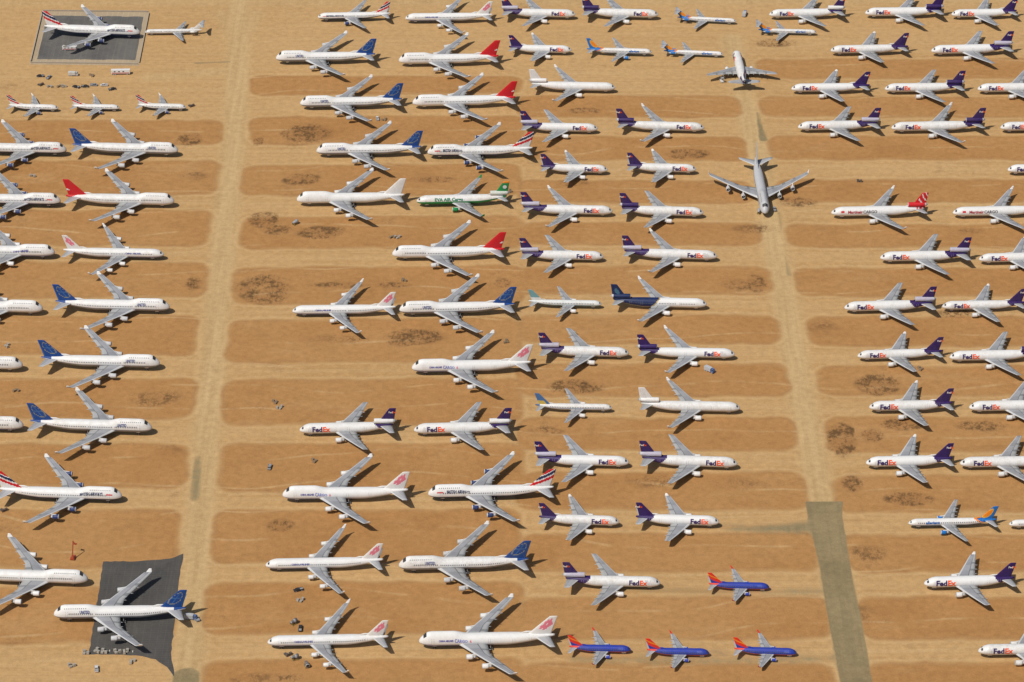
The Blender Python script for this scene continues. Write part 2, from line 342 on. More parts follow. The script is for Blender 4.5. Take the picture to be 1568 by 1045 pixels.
def prh(f):
    for a, b in zip(PR, PR[1:]):
        if f <= b[0]: return a[1]+(b[1]-a[1])*(f-a[0])/(b[0]-a[0])
    return .03
PRF = [(q, prh(q)) for q in [0, .03, .09, .16, .23, .30, .37, .44, .51, .58, .65, .72, .79, .86, .93, 1.0]]
class Plane:
    def __init__(s, t, liv):
        s.t = t; s.d = T[t]; s.liv = LIV[liv]; s.m = MB(); s.L = s.d['L']; s.build()
    def X(s, xs): return s.L/2-xs
    def sec(s, x):
        d = s.d; R, Lf = d['R'], d['Lf']; Ln = R*2.3
        top, bot, w, mid = R, -R, R, 0.0
        if x < Ln:
            q = 1-x/Ln; g = math.sqrt(max(0, 1-q**2.1))
            gt = max(0, 1-q**1.6)**.75
            mid = -.28*R*q*q; top = mid+(R-mid)*gt if d['hump'] == 0 else mid+(R-mid)*g; bot = mid-(R+mid)*g; w = R*g
        xt = Lf*(.64 if not d.get('tri') else .66)
        if x > xt:
            q = (x-xt)/(Lf-xt); top = R*(1-.30*q**1.8); bot = -R*(1-1.35*q**1.35); w = R*(1-.92*q**1.75); mid = (top+bot)/2
            if bot > top-.25: bot = top-.25; mid = (top+bot)/2
        if d['hump']: top += d['hump']*sst((x-.8)/4.6)*(1-sst((x-17.5)/7.5))
        return top, bot, w, mid
    def surf(s, x, a, off=0.0, side=1):
        top, bot, w, mid = s.sec(x); h = (top-mid) if a >= 0 else (mid-bot)
        ww = w+off; hh = h+off
        ca = math.cos(a)
        if s.d['hump'] and top > s.d['R']+.2 and a > 0: ca = math.copysign(abs(ca)**(1+.25*(top-s.d['R'])/1.75), ca)
        return Vector((s.X(x), side*ww*ca, s.d['zc']+mid+hh*math.sin(a)))
    def patch(s, x0, x1, a0, a1, col, nxs=2, na=2, off=.05):
        for side in (1, -1):
            g = [[s.m.vert(s.surf(x0+(x1-x0)*i/nxs, a0+(a1-a0)*j/na, off, side)) for j in range(na+1)] for i in range(nxs+1)]
            for i in range(nxs):
                for j in range(na): s.m.face((g[i][j], g[i+1][j], g[i+1][j+1], g[i][j+1]), col)
    def text(s, parts, xc, a0, h):
        ws = [text_tris(p[0])[2] for p in parts]; tot = sum(ws)*h+.08*h*(len(ws)-1)
        for side in (1, -1):
            cur = 0
            for (tx, col), wd in zip(parts, ws):
                V, Fc, _ = text_tris(tx); b = len(s.m.v)
                for vx, vy in V:
                    t = cur+vx*h
                    x = (xc-tot/2+t) if side == 1 else (xc+tot/2-t)
                    a = a0+(vy-.35)*h/s.d['R']
                    s.m.vert(s.surf(x, a, .06, side))
                for f in Fc: s.m.face([b+k for k in f], col, False)
                cur += wd*h+.08*h
    def fintext(s, parts, xc, z, h, y):
        ws = [text_tris(p[0])[2] for p in parts]; tot = sum(ws)*h
        for side in (1, -1):
            cur = 0
            for (tx, col), wd in zip(parts, ws):
                V, Fc, _ = text_tris(tx); b = len(s.m.v)
                for vx, vy in V:
                    t = cur+vx*h; x = (xc-tot/2+t) if side == 1 else (xc+tot/2-t)
                    s.m.vert((s.X(x), side*y, z+(vy-.35)*h))
                for f in Fc: s.m.face([b+k for k in f], col, False)
                cur += wd*h
    def loft(s, secs, n, colfn, nsub=10, lens=None, pr=None):
        pr = pr or PR; fine = []; tot = len(secs)-1
        for k in range(tot):
            a, b = secs[k], secs[k+1]; ns = nsub if lens is None else lens[k]
            for q in range(ns): fine.append([a[i]+(b[i]-a[i])*q/ns for i in range(5)])
        fine.append(list(secs[-1])); prev = None; N = len(fine)
        m = s.m
        for k, (xs_, y, z, c, t) in enumerate(fine):
            ring = []; fr = []
            for f, h in pr: ring.append(m.vert((s.X(xs_+f*c), y+n[0]*h*t/2, z+n[1]*h*t/2))); fr.append(f)
            for f, h in pr[::-1][:-1]: ring.append(m.vert((s.X(xs_+f*c), y-n[0]*h*t/2, z-n[1]*h*t/2))); fr.append(f)
            if prev:
                for q in range(len(ring)):
                    q2 = (q+1) % len(ring); f1, f2 = fr[q], fr[q2] if q2 else 0
                    m.face((prev[q], prev[q2], ring[q2], ring[q]), colfn((f1+f2)/2, (k-.5)/(N-1), q < len(pr)-1))
            else: m.face(ring[::-1], colfn(.5, 0, True), False)
            prev = ring
        m.face(prev, colfn(.5, 1, True), False)
    def nacelle(s, x0, y, z, r, ln, col, dark=DK):
        P = (s.X(x0), y, z); dx = (-1, 0, 0)
        s.m.tube([(ln*.10, r*.78, dark), (ln*.0, r*.84, MG), (-ln*.015, r*.90, AL), (ln*.03, r*.97, AL), (ln*.07, r*1.0, AL), (ln*.25, r*1.03, col), (ln*.5, r*1.0, col), (ln*.66, r*.86, col), (ln*.66, r*.6, DK)], P, dx, col, 18, capa=dark)
        s.m.tube([(ln*.6, r*.62, AL), (ln*.85, r*.5, AL), (ln*.98, r*.38, MG), (ln*.98, r*.25, DK), (ln*1.1, r*.04, MG)], P, dx, AL, 12)
        s.m.tube([(ln*.02, r*.05, LG), (ln*.1, r*.25, LG)], P, dx, LG, 8)
    def build(s):
        d = s.d; m = s.m; L = s.L; lv = s.liv; R = d['R']; zc = d['zc']; Lf = d['Lf']
        Ln = R*2.3
        st = [Ln*q for q in (.004, .03, .08, .15, .24, .35, .48, .62, .78, .9)]; nst = 60
        st += [Ln+(Lf-Ln)*k/nst for k in range(nst+1)]
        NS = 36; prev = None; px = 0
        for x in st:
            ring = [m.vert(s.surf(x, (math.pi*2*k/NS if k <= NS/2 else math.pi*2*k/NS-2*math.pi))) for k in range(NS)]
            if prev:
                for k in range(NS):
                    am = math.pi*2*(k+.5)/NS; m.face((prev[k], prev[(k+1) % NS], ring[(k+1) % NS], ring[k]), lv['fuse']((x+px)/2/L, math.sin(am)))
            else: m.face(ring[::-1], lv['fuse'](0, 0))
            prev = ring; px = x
        m.face(prev, MG, False)
        if d['hump']: s.patch(2.3, 3.9, rad(50), rad(89), DK, 2, 4)
        else: s.patch(Ln*.20, Ln*.34, rad(38), rad(80), DK, 2, 4)
        if lv.get('win', True):
            x = Ln*1.1
            while x < Lf*.80:
                if not (Lf*.30 < x < Lf*.32 or Lf*.52 < x < Lf*.535): s.patch(x, x+.45, rad(9), rad(9)+.6/R, (.08, .09, .11), 1, 1)
                x += 1.0
            if d['hump']:
                x = 6
                while x < 17: s.patch(x, x+.4, rad(46), rad(46)+.4/R, (.10, .11, .13), 1, 1); x += 1.1
        for fr_ in (.085, .26, .50, .68, .80):
            x = Lf*fr_+.6
            for (a, b) in ((x, x+.12), (x+1.1, x+1.22)): s.patch(a, b, rad(-6), rad(-6)+2.0/R, (.30, .30, .31), 1, 2, .03)
        w = d['wing']; x0, x1 = w['xr']-1.5, w['xr']+w['cr']+4; n = 10; prev = None
        for k in range(n+1):
            q = k/n; g = math.sin(math.pi*min(1, max(0, q)))**.5 if 0 < q < 1 else .02
            ring = [m.vert((s.X(x0+(x1-x0)*q), R*1.10*g*math.cos(a), zc-R*.55+R*.60*g*math.sin(a))) for a in [2*math.pi*j/16 for j in range(16)]]
            if prev:
                for j in range(16): m.face((prev[j], prev[(j+1) % 16], ring[(j+1) % 16], ring[j]), lv.get('fair', LG))
            prev = ring
        hs, yk = w['hs'], w['yk']; sl = (w['xt']-w['xr'])/hs
        zr = zc+w['z0']
        def wz(y): return zr+w['dz']*(y/hs)**1.25
        def wle(y): return w['xr']+sl*y
        TEr = w['xr']+w['cr']; TEk = TEr+.10*w['cr']*.9; TEt = w['xt']+w['ct']
        def wte(y):
            return TEr+(TEk-TEr)*y/yk if y < yk else TEk+(TEt-TEk)*(y-yk)/(hs-yk)
        def wcol(f, v, topside):
            if not topside: return (.34, .35, .36)
            if f < .09: return (.54, .55, .56)
            if f < .2: return (.38, .39, .41)
            if .62 < f < .66: return (.12, .12, .13)
            if f > .66: return (.38, .39, .40) if (int(v*23) % 5) else (.22, .23, .24)
            k = int(v*9); return [(.29, .30, .325), (.325, .335, .36), (.265, .275, .30)][k % 3]
        for side in (1, -1):
            secs = []
            for y in [0, R*.9, yk*.6, yk, yk+(hs-yk)*.33, yk+(hs-yk)*.66, hs-.3, hs]:
                c = wte(y)-wle(y); cc = c if y < hs else c*.75
                secs.append((wle(y)+(c-cc), side*y, wz(y), cc, cc*(.13-.04*y/hs)))
            s.loft(secs, (0, 1), wcol, lens=[1, 3, 3, 3, 4, 4, 1])
            if d['wlet']:
                wl = d['wlet']; xt, c = wle(hs)+.2*w['ct'], w['ct']*.8; zt = wz(hs)
                s.loft([(xt, side*(hs-.15), zt-.05, c, .25), (xt+wl*.35, side*(hs+.35), zt+wl*.35, c*.8, .2), (xt+wl*.95, side*(hs+.75), zt+wl, c*.4, .1)], (1, 0), lambda f, v, t: lv.get('wlc', WHITE), nsub=2)
            for q in (.22, .36, .52, .66):
                y = hs*q; m.tube([(0, .05), (.8, .32), (2.2, .30), (3.6, .05)], (s.X(wte(y)-2.3), side*y, wz(y)-.45), (-1, 0, 0), LG, 8)
            for (ey, er, eln) in d['eng']:
                xle = wle(ey); ex = xle-eln*.78; ez = max(wz(ey)-er*1.25-.1, er*1.03+.45)
                s.nacelle(ex, side*ey, ez, er, eln, lv.get('eng', WHITE))
                a = [(ex+eln*.22, ez+er*.98), (xle+.6, wz(ey)+.25), (xle+3.5, wz(ey)-.1), (ex+eln*.75, ez+er*.5)]
                b = len(m.v)
                for dy in (-.2, .2):
                    for (px_, pz) in a: m.vert((s.X(px_), side*ey+dy, pz))
                for q in range(4): m.face((b+q, b+(q+1) % 4, b+4+(q+1) % 4, b+4+q), lv.get('pyl', WHITE), False)
                m.face((b, b+1, b+2, b+3), WHITE, False); m.face((b+4, b+5, b+6, b+7), WHITE, False)
            sx, sc, stx, stc, shs, sdz = d['stab']
            z0 = zc+R*.35 if not d.get('ttail') else d['fin'][4]-.15
            s.loft([(sx, 0, z0, sc, sc*.09), (stx, side*shs, z0+sdz, stc, stc*.09)], (0, 1), lambda f, v, t: ((.56, .57, .58) if f < .1 else (.40, .41, .43) if f < .63 else (.33, .34, .36)) if t else LG, nsub=5)
        fx, fc, ftx, ftc, fz = d['fin']
        zb = zc+R*.62; hfin = fz-zb
        s.loft([(fx, 0, zb, fc, fc*.085), (fx+(ftx-fx)*.06, 0, zb+hfin*.06, fc*.955, fc*.085), (ftx, 0, fz-.15, ftc, ftc*.09), (ftx+.6, 0, fz, ftc-.9, ftc*.03)], (1, 0), lambda f, v, t: lv['fin'](f, v), lens=[1, 18, 1], pr=PRF)
        s.loft([(fx-5*R/3, 0, zc+R*.86, fc*.5, .2), (fx-.6, 0, zb+2.2*R/3, fc*.35, .35)], (1, 0), lambda f, v, t: lv['fuse']((fx-2)/L, 1), nsub=2)
        if d.get('tri'):
            r = 1.45; xe = fx-1.6; ze = zc+R+r*.72; ln = Lf+1.2-xe
            c1 = lv.get('tail_eng', WHITE)
            m.tube([(1.0, r*.78, DK), (0, r*.88, AL), (.25, r, AL), (.6, r*1.03, c1), (ln*.6, r*1.03, c1), (ln*.9, r*.8, c1), (ln, r*.72, AL), (ln, r*.5, DK)], (s.X(xe), 0, ze), (-1, 0, 0), c1, 18, capa=DK, capb=None)
            m.tube([(ln*.8, r*.6, AL), (ln*1.06, r*.2, MG)], (s.X(xe), 0, ze), (-1, 0, 0), AL, 10)
        if d.get('rear'):
            rx, ry, rr, rl = d['rear']
            for side in (1, -1):
                s.nacelle(rx, side*ry, zc+R*.35, rr, rl, lv.get('eng', WHITE))
                m.box((s.X(rx+rl*.45), side*(ry+R*.6)/2, zc+R*.35), (rl*.4, abs(ry-R*.5), .25), WHITE)
        def leg(xs_, y, wheels, wr, ztop):
            m.tube([(0, .16), (ztop-wr, .2)], (s.X(xs_), y, wr), (0, 0, 1), AL, 8)
            for (dx, dy) in wheels:
                m.tube([(-.2, wr*.6), (-.2, wr), (.2, wr), (.2, wr*.6)], (s.X(xs_+dx), y+dy, wr), (0, 1, 0), TIRE, 12, capa=MG, capb=MG)
            if len(wheels) > 2: m.box((s.X(xs_), y, wr), (1.9, .3, .3), MG)
        wr = .62 if R > 2.2 else .5
        leg(Lf*.115, 0, [(0, -.4), (0, .4)], wr*.85, zc-R*.8)
        m.box((s.X(Lf*.115), -.7, zc-R*1.05), (2.2, .06, .8), WHITE); m.box((s.X(Lf*.115), .7, zc-R*1.05), (2.2, .06, .8), WHITE)
        for gx, gy in d['gear']:
            bog = [(-.8, -.5), (-.8, .5), (.8, -.5), (.8, .5)] if R > 2.2 or s.t == 'b757' else [(0, -.4), (0, .4)]
            for side in ((1, -1) if gy else (1,)):
                leg(gx, side*gy, bog, wr, zr if gy > 2 else zc-R*.6)
        if 'deco' in lv: lv['deco'](s)

LIV = {}
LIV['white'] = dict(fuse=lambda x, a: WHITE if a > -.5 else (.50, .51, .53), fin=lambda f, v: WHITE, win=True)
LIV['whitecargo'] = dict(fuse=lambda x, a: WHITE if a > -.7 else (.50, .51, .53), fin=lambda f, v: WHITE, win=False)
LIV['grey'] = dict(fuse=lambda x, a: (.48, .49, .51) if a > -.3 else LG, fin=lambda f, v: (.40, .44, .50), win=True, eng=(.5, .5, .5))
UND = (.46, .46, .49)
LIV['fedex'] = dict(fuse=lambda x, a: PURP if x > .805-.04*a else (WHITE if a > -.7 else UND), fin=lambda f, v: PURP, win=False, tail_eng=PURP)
def fx_deco(s):
    d = s.d; s.text([("Fed", PURP), ("Ex", ORG)], d['Lf']*.235, rad(18), 4.0)
    fx, fc, ftx, ftc, fz = d['fin']; zz = fz-2.6; s.fintext([("Fed", (.75, .75, .77)), ("Ex", ORG)], ftx+ftc*.42, zz, 1.6, .42)
    s.patch(d['Lf']*.085+1, d['Lf']*.085+4.2, rad(2), rad(52), (.56, .56, .57), 2, 3, .03)
LIV['fedex']['deco'] = fx_deco
LIV['fedex2'] = dict(LIV['fedex'], fuse=lambda x, a: PURP if x > .755-.045*a else (WHITE if a > -.7 else UND), tail_eng=(.46, .44, .54), fin=lambda f, v: (.60, .60, .64) if (v < .14 and f > .5) else PURP)
LIV['fedexw'] = dict(LIV['fedex'], fuse=lambda x, a: PURP if x > .82-.05*a else (WHITE if a > -.7 else UND), tail_eng=WHITE, fin=lambda f, v: WHITE if v < .12 else PURP)
def blue_fin(f, v):
    if f > .93: return (.02, .12, .38)
    r = math.hypot((f-.42)*1.0, (v-.52)*1.2)
    if .34 < r < .38: return (.24, .24, .18)
    if r < .34 and (abs(f-.42) < .03 or abs(v-.52) < .03): return (.04, .13, .34)
    return BLUE
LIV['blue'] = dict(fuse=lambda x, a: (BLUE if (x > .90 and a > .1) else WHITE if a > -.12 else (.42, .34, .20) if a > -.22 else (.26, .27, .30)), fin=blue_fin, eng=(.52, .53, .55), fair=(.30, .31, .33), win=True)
LIV['blue']['deco'] = lambda s: s.text([("UNITED", (.03, .05, .2))], s.d['Lf']*.24, rad(26), 1.5)
LIV['red'] = dict(fuse=lambda x, a: RED if x > .88+.05*(1-a) and a > -.6 else WHITE if a > -.8 else LG, fin=lambda f, v: WHITE if (f > .80 and .30 < v < .42 and v-.30 < (f-.75)*.6) else RED, win=True, eng=(.6, .6, .6))
def ba_fin(f, v):
    k = v-.45*f+.25
    if k < .28: return WHITE
    if k < .48: return RED
    if k < .58: return WHITE
    if k < .80: return NAVY
    if k < .88: return WHITE
    return RED
LIV['ba'] = dict(fuse=lambda x, a: (.010, .025, .12) if a < -.36 else WHITE, fin=ba_fin, eng=(.02, .04, .15), fair=(.02, .04, .14), win=True)
def ba_deco(s):
    if s.L > 50: s.text([("BRITISH AIRWAYS", NAVY)], s.d['Lf']*.24, rad(24), 1.6); s.patch(s.d['Lf']*.07, s.d['Lf']*.12, rad(16), rad(24), RED, 3, 1)
LIV['ba']['deco'] = ba_deco
def ci_fin(f, v):
    r = math.hypot((f-.48)*1.0, (v-.55)*1.15); an = math.atan2(v-.55, f-.48)
    return PINK if r < .25+.10*abs(math.cos(2.5*an)) and r > .07 else WHITE
LIV['ci'] = dict(fuse=lambda x, a: (WHITE if a > -.35+.15*(x < .1) else (.16, .20, .50) if (a < -.45 and x < .5) else (.50, .52, .62)), fin=ci_fin, win=True)
LIV['ci']['deco'] = lambda s: s.text([("CHINA AIRLINES", (.06, .07, .3))], s.d['Lf']*.30, rad(22), 1.3)
LIV['cic'] = dict(LIV['ci'], win=False)
LIV['cic']['deco'] = lambda s: (s.text([("CHINA AIRLINES", (.06, .07, .35))], s.d['Lf']*.20, rad(14), 1.0), s.text([("CARGO", (.22, .25, .55))], s.d['Lf']*.31, rad(14), 1.9), s.text([("6", PINK)], s.d['Lf']*.38, rad(14), 2.0))
LIV['eva'] = dict(fuse=lambda x, a: GREEN if (a < .0 or x > .93) else WHITE, fin=lambda f, v: (.8, .25, .02) if v > .86 else GREEN if v > .22 else WHITE, eng=GREEN, fair=GREEN, tail_eng=(.6, .65, .6), win=False, wlc=GREEN)
def eva_deco(s):
    s.text([("EVA AIR Cargo", (.0, .18, .10))], s.d['Lf']*.36, rad(26), 2.9); fx, fc, ftx, ftc, fz = s.d['fin']
    for y in (.46, -.46): s.m.tube([(-.03, 1.3), (.03, 1.3)], (s.X(ftx+.8), y, fz-4), (0, 1, 0), (.7, .7, .7), 14, capa=(.7, .7, .7), capb=(.7, .7, .7))
LIV['eva']['deco'] = eva_deco
LIV['mart'] = dict(fuse=lambda x, a: RED if x > .88 and a > .0 and int(x*70) % 3 != 0 else WHITE if a > -.6 else (.55, .55, .55), fin=lambda f, v: WHITE if int((v+f*.55)*13) % 4 == 0 and f > .15 else RED, tail_eng=RED, win=False)
LIV['mart']['deco'] = lambda s: (s.text([("Martinair", (.35, .02, .04)), (" CARGO", (.10, .10, .12))], s.d['Lf']*.33, rad(18), 2.5), s.patch(s.d['Lf']*.10, s.d['Lf']*.135, rad(10), rad(34), RED, 2, 2))
AB = (.005, .16, .52); AO = (.85, .25, .01)
def al_fin(f, v):
    r = math.hypot((f-.25), (v-.45)*1.2); return AO if r < .33 else (.75, .45, .03) if r < .40 else AB
LIV['alle'] = dict(fuse=lambda x, a: (AB if x > .82-.06*a else AO if x > .79-.06*a else WHITE) if a > -.3 or x > .8 else (.20, .34, .58), fin=al_fin, win=True, eng=AB)
LIV['alle']['deco'] = lambda s: s.text([("allegiant", (.01, .12, .42))], s.d['Lf']*.27, rad(22), 2.2)
LIV['navy'] = dict(fuse=lambda x, a: (NAVY if x > .50+.10*(1-a)*.5 and a > -.7 else (.5, .35, .1) if x > .485+.05*(1-a) and a > -.7 else WHITE), fin=lambda f, v: (.05, .14, .22) if math.hypot(f-.5, v-.5) < .2 else NAVY, tail_eng=NAVY, win=True)
LIV['line'] = dict(fuse=lambda x, a: (.05, .12, .28) if -.25 < a < -.02 or x > .93 else WHITE if a > -.5 else LG, fin=lambda f, v: (.06, .16, .36) if v > .35 or f < .3 else (.6, .45, .1), win=True)
LIV['teal'] = dict(fuse=lambda x, a: (.22, .38, .46) if a < -.15 else (.68, .71, .71), fin=lambda f, v: (.16, .34, .38) if v > .3 else (.7, .72, .72), win=True)
SWB = (.018, .045, .36)
LIV['sw'] = dict(fuse=lambda x, a: (.62, .03, .02) if a < -.52 else (.75, .22, .02) if a < -.36 else (.70, .04, .015) if x > .80 and x-.80 > (1-a)*.06 else SWB, fin=lambda f, v: AO if .35 < v-f*.4 < .5 else (.72, .03, .015) if v-f*.4 > .0 else SWB, eng=SWB, wlc=(.6, .03, .02), win=True)
LIV['sw']['deco'] = lambda s: s.patch(4.0, 6.5, rad(20), rad(48), (.1, .15, .5), 1, 1)

NAMES = dict(b747='jumbo_jet_airliner', a340='four_engine_airliner', md11='three_engine_cargo_jet', dc10='three_engine_cargo_jet', a300='twin_engine_cargo_jet', a310='twin_engine_cargo_jet',
             b767='wide_twin_engine_airliner', b757='narrow_twin_engine_airliner', b737='small_twin_engine_airliner', md80='rear_engine_airliner')
_pm = {}
def plane_obj(t, liv, cx, cy, heading, sc=1.0):
    k = (t, liv)
    if k not in _pm: _pm[k] = Plane(t, liv).m.mesh(NAMES[t], M_PAINT)
    ob = bpy.data.objects.new(NAMES[t], _pm[k]); scene.collection.objects.link(ob)
    ob.location = (cx, cy, 0.0); ob.rotation_euler = (0, 0, heading); ob.scale = (sc, sc, sc)
    return ob
def add(t, liv, xl, xr, y, d, dh=0.0):
    L = T[t]['L']; s = (208-0.061*(975-y))/70.66
    sc = 1.0
    if xl is None: xl = xr-L*s
    elif xr is None: xr = xl+L*s
    else: sc = max(.95, min(1.05, (xr-xl)/s/L))
    cx, cy = survey((xl+xr)/2, y, T[t]['zc']*sc)
    rnd = random.uniform(-.9, .9)
    hd = rad(-2.4+dh+rnd) if d == 'R' else rad(180+2.0+dh+rnd)
    return plane_obj(t, liv, cx, cy, hd, sc)
P = [('b747','ba',65,215,46,'R',-2),('md80','white',223,313,48,'L'),('b767','ba',487,599,24,'L'),('a340','ci',621,756,26,'L'),
('dc10','fedex2',767,881,20,'R'),('dc10','fedex',890,1008,20,'R'),('md80','alle',1033,1127,30,'R',-3),('dc10','fedexw',1178,1294,20,'L'),('dc10','fedex',1325,1445,18,'L'),('a310','fedex',1457,1558,20,'L'),
('md80','alle',1157,1250,48,'R'),('b747','blue',423,577,87,'L'),('b747','red',611,766,90,'L'),('a310','fedex',778,875,75,'R'),('b757','alle',897,998,78,'R'),('md80','alle',1012,1107,81,'R',-2),
('a300','fedex',1272,1392,75,'L'),('dc10','fedex2',1425,1552,75,'L'),
('md11','whitecargo',810,942,132,'R'),('b747','blue',460,618,156,'L'),('b747','red',632,792,154,'L'),('b737','ba',10,90,164,'R'),('b737','ba',108,183,164,'R'),('b737','ba',208,285,163,'R'),
('a300','fedex',1212,1333,134,'L'),('dc10','fedex',1355,1477,134,'L'),('dc10','fedexw',1497,None,134,'L'),
('dc10','fedex2',796,915,195,'R'),('md11','fedex',943,1078,193,'R'),('dc10','fedex2',1222,1348,192,'L'),('md11','fedex',1365,1508,193,'L'),('dc10','fedex2',1532,None,193,'L'),
('b747','ba',None,102,227,'R'),('b747','blue',108,273,227,'R'),('b747','blue',485,648,229,'L'),('b747','ba',655,818,231,'L'),
('a310','fedex',827,930,258,'R'),('a310','fedex',959,1066,257,'R'),('a310','fedex',1543,None,258,'L'),
('b747','ba',None,93,305,'R'),('b747','red',98,267,305,'R'),('b747','whitecargo',455,622,303,'L'),('md11','eva',638,780,305,'L'),('md11','fedex2',797,938,321,'R'),('dc10','fedex',948,1077,323,'R'),
('md11','mart',1273,1420,323,'L'),('md11','mart',1459,None,323,'L'),
('b747','ci',None,84,384,'R'),('a340','ci',95,251,387,'R'),('b747','red',601,775,386,'L'),('dc10','fedex2',795,924,391,'R'),('md11','fedex2',952,1098,389,'R'),('dc10','fedex2',1348,1486,392,'L'),('a300','fedex',1499,None,394,'L'),
('b747','white',None,66,469,'R'),('b747','blue',82,260,467,'R'),('a340','ci',448,608,474,'L'),('b747','blue',612,791,471,'L'),('b757','teal',808,921,464,'R'),('md11','navy',935,1082,463,'R'),
('dc10','fedex2',1293,1433,468,'L'),('a300','fedex',1447,1567,467,'L'),
('b747','white',None,35,556,'R'),('b747','blue',60,245,553,'R'),('b747','cic',631,816,560,'L'),('dc10','fedex2',824,963,538,'R'),('md11','fedex',975,1125,540,'R'),('a300','fedex',1315,1443,542,'L'),('dc10','fedex',1454,None,544,'L'),
('b747','ci',None,36,648,'R'),('b747','blue',43,233,651,'R'),('dc10','fedexw',459,607,655,'L'),('dc10','fedexw',634,784,655,'L'),('b757','line',818,937,623,'R'),('md11','whitecargo',977,1133,622,'R'),
('a310','fedex',1331,1460,621,'L'),('dc10','fedex',1484,None,621,'L'),
('dc10','fedex2',818,963,705,'R'),('dc10','fedex2',978,1129,706,'R'),('a310','fedex',1326,1460,706,'L'),('dc10','fedex',1470,None,707,'L'),
('b747','ba',-6,187,755,'R'),('b747','cic',433,628,755,'L'),('b747','ba',656,851,752,'L'),
('a310','fedex',824,948,796,'R'),('a310','fedex',972,1101,796,'R'),('b757','alle',1391,1528,799,'L'),('b757','white',1545,None,800,'L'),
('b747','white',None,135,882,'R'),('a340','ci',407,589,862,'L'),('b747','blue',611,813,862,'L'),('dc10','fedex2',861,1011,890,'R'),('b737','sw',1082,1178,897,'R'),('a310','fedex',1415,1555,890,'L'),
('b747','blue',83,288,937,'L'),('a340','ci',410,597,980,'L'),('b747','cic',642,853,978,'L'),('b737','sw',868,966,993,'R'),('b737','sw',987,1086,998,'R'),('b737','sw',1121,1220,997,'R'),('a300','fedex',1498,None,994,'L')]
for p in P: add(*p)
x, y = survey(1133.5, 106, 5); plane_obj('dc10', 'fedexw', x, y, rad(92.5), 1.0)
x, y = survey(1164, 285, 5); plane_obj('b747', 'grey', x, y, rad(-90+1.5), 1.0)

# ------------------------------------------------------------------ aprons (separate sheets)
def mat_apron(name, c1, c2, dust, dk=1.0):
    g = NT(name); geo = g.n("ShaderNodeNewGeometry"); Pp = geo.outputs['Position']
    n1 = g.noise(Pp, 0.05, 5, .6); n2 = g.noise(Pp, 0.6, 5, .7); st_ = g.noise(Pp, 1.0, 3, .6, (.25, .01, 1)); n3 = g.noise(Pp, .14, 6, .75)
    c = g.mix(g.rng(n1, .3, .7), c1, c2); c = g.mix(g.rng(n2, .5, .75, 0, .4*dk), c, dust); c = g.mix(g.rng(st_, .55, .7, 0, .3*dk), c, dust); c = g.mix(g.rng(n3, .55, .72, 0, .45), c, tuple(q*.5 for q in c1))
    wv = g.n("ShaderNodeTexBrick"); g.l(Pp, wv.inputs[0]); wv.inputs['Scale'].default_value = .13; wv.inputs['Mortar Size'].default_value = .012; wv.offset = 0
    wv.inputs['Color1'].default_value = wv.inputs['Color2'].default_value = (1, 1, 1, 1); wv.inputs['Mortar'].default_value = (1.4, 1.36, 1.3, 1)
    c = g.mix(1.0, c, wv.outputs[0], 'MULTIPLY')
    g.l(c, g.b.inputs['Base Color']); g.b.inputs['Roughness'].default_value = .9; return g.m
def sheet(name, pts, z, mat):
    P_ = [(*survey(u, v), z) for u, v in pts]; m = bpy.data.meshes.new(name); m.from_pydata(P_, [], [list(range(len(P_)))]); m.materials.append(mat)
    o = bpy.data.objects.new(name, m); scene.collection.objects.link(o); return o
M_ASPH = mat_apron("dark_asphalt", (.050, .048, .046), (.080, .075, .069), (.13, .108, .083), .9)
M_CONC = mat_apron("concrete", (.34, .27, .18), (.41, .32, .21), (.45, .32, .19))
rr = random.Random(3)
def rough_edge(pts, step=6, amp=.9):
    out = []
    for (a, b) in zip(pts, pts[1:]+pts[:1]):
        n = max(1, int(math.dist(a, b)/step))
        for k in range(n): out.append((a[0]+(b[0]-a[0])*k/n+rr.uniform(-amp, amp), a[1]+(b[1]-a[1])*k/n+rr.uniform(-amp, amp)*.6))
    return out
sheet("concrete_apron", [(45, 99), (213, 101), (229, 18), (65, 16)], .02, M_CONC)
sheet("asphalt_apron", rough_edge([(57, 91), (207, 92), (220, 26), (73, 24)], 6, .6), .04, mat_apron("grey_asphalt", (.085, .082, .080), (.135, .13, .120), (.20, .17, .125), .8))
sheet("asphalt_apron", rough_edge([(158, 860), (152, 900), (144, 950), (136, 1002), (212, 1004), (238, 1010), (256, 1022), (267, 1036), (262, 1000), (268, 950), (274, 890), (281, 848), (262, 855), (240, 858), (200, 860)]), .03, M_ASPH)
def wall(name, a, b, h, th):
    mb = MB(); pa = survey(*a); pb = survey(*b); L_ = math.dist(pa, pb); ang = math.atan2(pb[1]-pa[1], pb[0]-pa[0])
    mb.box(((pa[0]+pb[0])/2, (pa[1]+pb[1])/2, h/2), (L_, th, h), (.4, .34, .27), ang)
    mb.box(((pa[0]+pb[0])/2, (pa[1]+pb[1])/2, h+.06), (L_, th+.15, .12), (.42, .36, .28), ang)
    m = mb.mesh(name, M_PAINT); o = bpy.data.objects.new(name, m); scene.collection.objects.link(o)
for a, b in [((47, 97), (211, 99)), ((66, 17.5), (227, 19)), ((47, 95), (65, 19)), ((213, 97), (228, 21))]: wall("concrete_wall", a, b, 1.0, .6)

